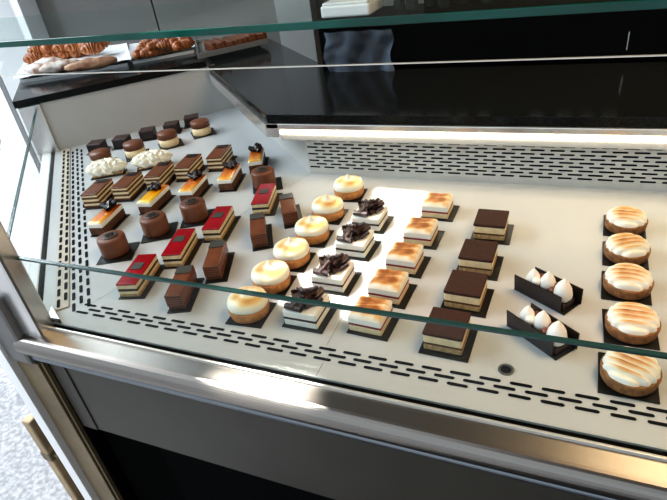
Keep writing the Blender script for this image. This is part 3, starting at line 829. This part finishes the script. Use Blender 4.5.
# ------------------------------------------------------------ room and street
def struct(name, bm, m): return tag(obj(name, bm, m), kind='structure')
bm = BM(); prism(bm, [(3, -2.2), (1.7, -2.2), (-3.5, 3.0), (3, 3.0)], -.03, 0); struct('floor', bm, M['floor'])
bm = BM(); prism(bm, [(3, -2.2), (1.7, -2.2), (-3.5, 3.0), (3, 3.0)], 2.8, 2.86); struct('ceiling', bm, M['ceiling'])
bm = BM(); box(bm, -3.55, 3, 2.9, 3.0, 0, 2.8); struct('wall_back', bm, M['wall'])
bm = BM(); box(bm, 2.9, 3, -2.2, 3, 0, 2.8); struct('wall_right', bm, M['wall'])
bm = BM(); box(bm, 1.65, 3, -2.3, -2.2, 0, 2.8); struct('wall_front', bm, M['wall'])
def wbox(bm, u0, u1, n0, n1, z0, z1): strip(bm, u0, u1, n0, n1, z0, z1)
# window wall along x+y = -.5
bm = BM(); wbox(bm, -3.9, 6.4, -.60, -.50, 2.45, 2.8); struct('wall_left', bm, M['white_paint'])
bm = BM(); wbox(bm, 1.56, 5.0, -.545, -.535, 0, 2.45); struct('window_1', bm, M['winglass'])
bm = BM(); wbox(bm, -3.9, 1.38, -.545, -.535, 0, 2.45); struct('door_1', bm, M['winglass'])
# near jamb: wooden post, white stop
bm = BM(); box(bm, -.975, -.912, .47, .482, 0, D-.079, .001)
box(bm, -.9115, -.905, .4755, .484, 0, D-.079)
tag(obj('wooden_post', bm, M['wood']), 'brown wooden window post beside the left end of the dark front panel', 'post')
bm = BM(); box(bm, -1.006, -.9755, .455, .50, 0, D+.02, .001); struct('trim_1', bm, M['white_paint'])
bm = BM(); box(bm, -1.0125, -1.0065, .460, .50, 0, D+.02); struct('trim_2', bm, M['black'])
# wooden pull handle outside
pl = tag(empty('door_pull', (-1.13, .50, 0)), 'light wooden pull bar with a dark bracket, outside by the post', 'door pull')
bm = BM(); box(bm, -.014, .014, -.012, .012, .05, D-.343, .004); obj('bar', bm, M['wood_light'], pl)
bm = BM(); box(bm, -.016, .016, -.014, .014, D-.49, D-.46, .003); box(bm, .0, .03, -.004, .004, D-.48, D-.47); obj('bracket', bm, M['wood'], pl)
bm = BM(); box(bm, -.03, .03, -.03, .03, 0.0, .05, .004); obj('foot', bm, M['wood'], pl)
# far white jambs of the window
bm = BM(); box(bm, -3.74, -3.285, 2.70, 2.84, 0, 2.45, .004); struct('trim_3', bm, M['white_paint'])
bm = BM(); box(bm, -3.80, -3.745, 2.70, 2.84, 0, 2.45, .004); struct('trim_4', bm, M['alu_dark'])
# street
bm = BM(); box(bm, -16, 3, -12, 14, -.06, -.03); struct('ground', bm, M['ground'])
bm = BM(); prism(bm, [un(3.7, -14, 0)[:2], un(3.7, -.62, 0)[:2], un(22, -.62, 0)[:2], un(22, -14, 0)[:2]], -.03, -.022); tag(obj('pavement', bm, M['pave_glare']), 'pavement outside the window at far left, with the outdoor glare in its pale colour', 'pavement')  # pale sheet over the ground, overexposed street brightness put into its colour
bm = BM(); box(bm, -15, -8.6, 8.0, 8.4, -.03, 1.05)
tag(obj('garden_wall', bm, M['beigewall']), 'low beige wall out in the street beyond the window, top left corner', 'wall')
# red bin in the street, mostly out of frame at the left
rb = tag(empty('street_bin', (-5.30, 3.32, -.03)), 'red topped bin with dark base out in the street, cut by the left picture edge', 'bin')
bm = BM(); lathe(bm, [(.15, 0), (.17, .02), (.18, .26), (.17, .27)], 32); obj('base', bm, M['tyre'], rb, True)
bm = BM(); lathe(bm, [(.185, .26), (.20, .28), (.20, .44), (.17, .48), (.05, .50)], 32); obj('top', bm, M['car'], rb, True)
# things on the dark floor under the case
q = Vector((-1.0, .56, 0))
bm = BM(); box(bm, -.92+.0, -.80, .40, .52, .0, .05, .006, rz=.3)
tag(obj('small_box', bm, M['grey_box']), 'small grey box on the dark floor under the case front', 'box')

# ------------------------------------------------------------ lights
def area(name, loc, look, sx, sy, power, col, spread=180):
    l = bpy.data.lights.new(name, 'AREA'); l.shape = 'RECTANGLE'; l.size = sx; l.size_y = sy; l.energy = power; l.color = col
    l.spread = radians(spread)
    o = bpy.data.objects.new(name, l); COL.objects.link(o); o.location = loc
    o.rotation_euler = (Vector(look)-Vector(loc)).to_track_quat('-Z', 'Y').to_euler(); return o
area('window_light', (-2.6, .75, 2.35), (-.4, .9, .9), 2.2, 1.0, 60, (.86, .93, 1.0))
area('warm_fill', (.7, 1.0, 2.7), (.2, .95, .9), 1.2, 1.0, 17, (1, .71, .42), 110)  # added fill lamp for a warm glow on the right of the deck
def spot(name, loc, tgt, deg, power, col, blend=.15, size=.01):
    l = bpy.data.lights.new(name, 'SPOT'); l.energy = power; l.color = col; l.spot_size = radians(deg); l.spot_blend = blend; l.shadow_soft_size = size
    o = bpy.data.objects.new(name, l); COL.objects.link(o); o.location = loc
    o.rotation_euler = (Vector(tgt)-Vector(loc)).to_track_quat('-Z', 'Y').to_euler(); return o
sunl = bpy.data.lights.new('sun', 'SUN'); sunl.energy = 4.4; sunl.angle = radians(.6); sunl.color = (1, .97, .92)
so = bpy.data.objects.new('sun', sunl); COL.objects.link(so); so.location = (0, 0, 5)
so.rotation_euler = (Vector((1, -1, -1.35))).to_track_quat('-Z', 'Y').to_euler()
def beam(name, tgt, sx, sy, power, dirn=(-.55, .25, 1), dist=1.45, spread=.35):
    t = Vector(tgt); d = Vector(dirn); area(name, t+d*dist, t, sx, sy, power, (1, .955, .87), spread)
beam('sun_beam_deck', (-.350, .905, D), .50, .16, .70, (-.62, .06, 1))
beam('sun_beam_rail', (-.40, .47, D), .060, .15, .36, (-.50, -.10, 1), 1.45, 2.2)

w = bpy.data.worlds.new('world'); SC.world = w; w.use_nodes = True
w.node_tree.nodes['Background'].inputs[0].default_value = (.80, .90, 1.0, 1)
w.node_tree.nodes['Background'].inputs[1].default_value = 1.25
SC.view_settings.view_transform = 'Standard'
SC.view_settings.look = 'Medium High Contrast'
SC.view_settings.exposure = 0.0
# ------------------------------------------------------------ camera
cam = bpy.data.cameras.new('camera'); co = bpy.data.objects.new('camera', cam); COL.objects.link(co)
cam.sensor_fit = 'HORIZONTAL'; cam.sensor_width = 36; cam.lens = F/667*36; cam.clip_start = .02
R_ = Vector((AX[0], AY[0], AZ[0])); Dn = Vector((AX[1], AY[1], AZ[1])); Fw = Vector((AX[2], AY[2], AZ[2]))
mw = Matrix((R_, -Dn, -Fw)).transposed().to_4x4(); mw.translation = Vector((0, 0, DECK+CAMH)); co.matrix_world = mw
SC.camera = co
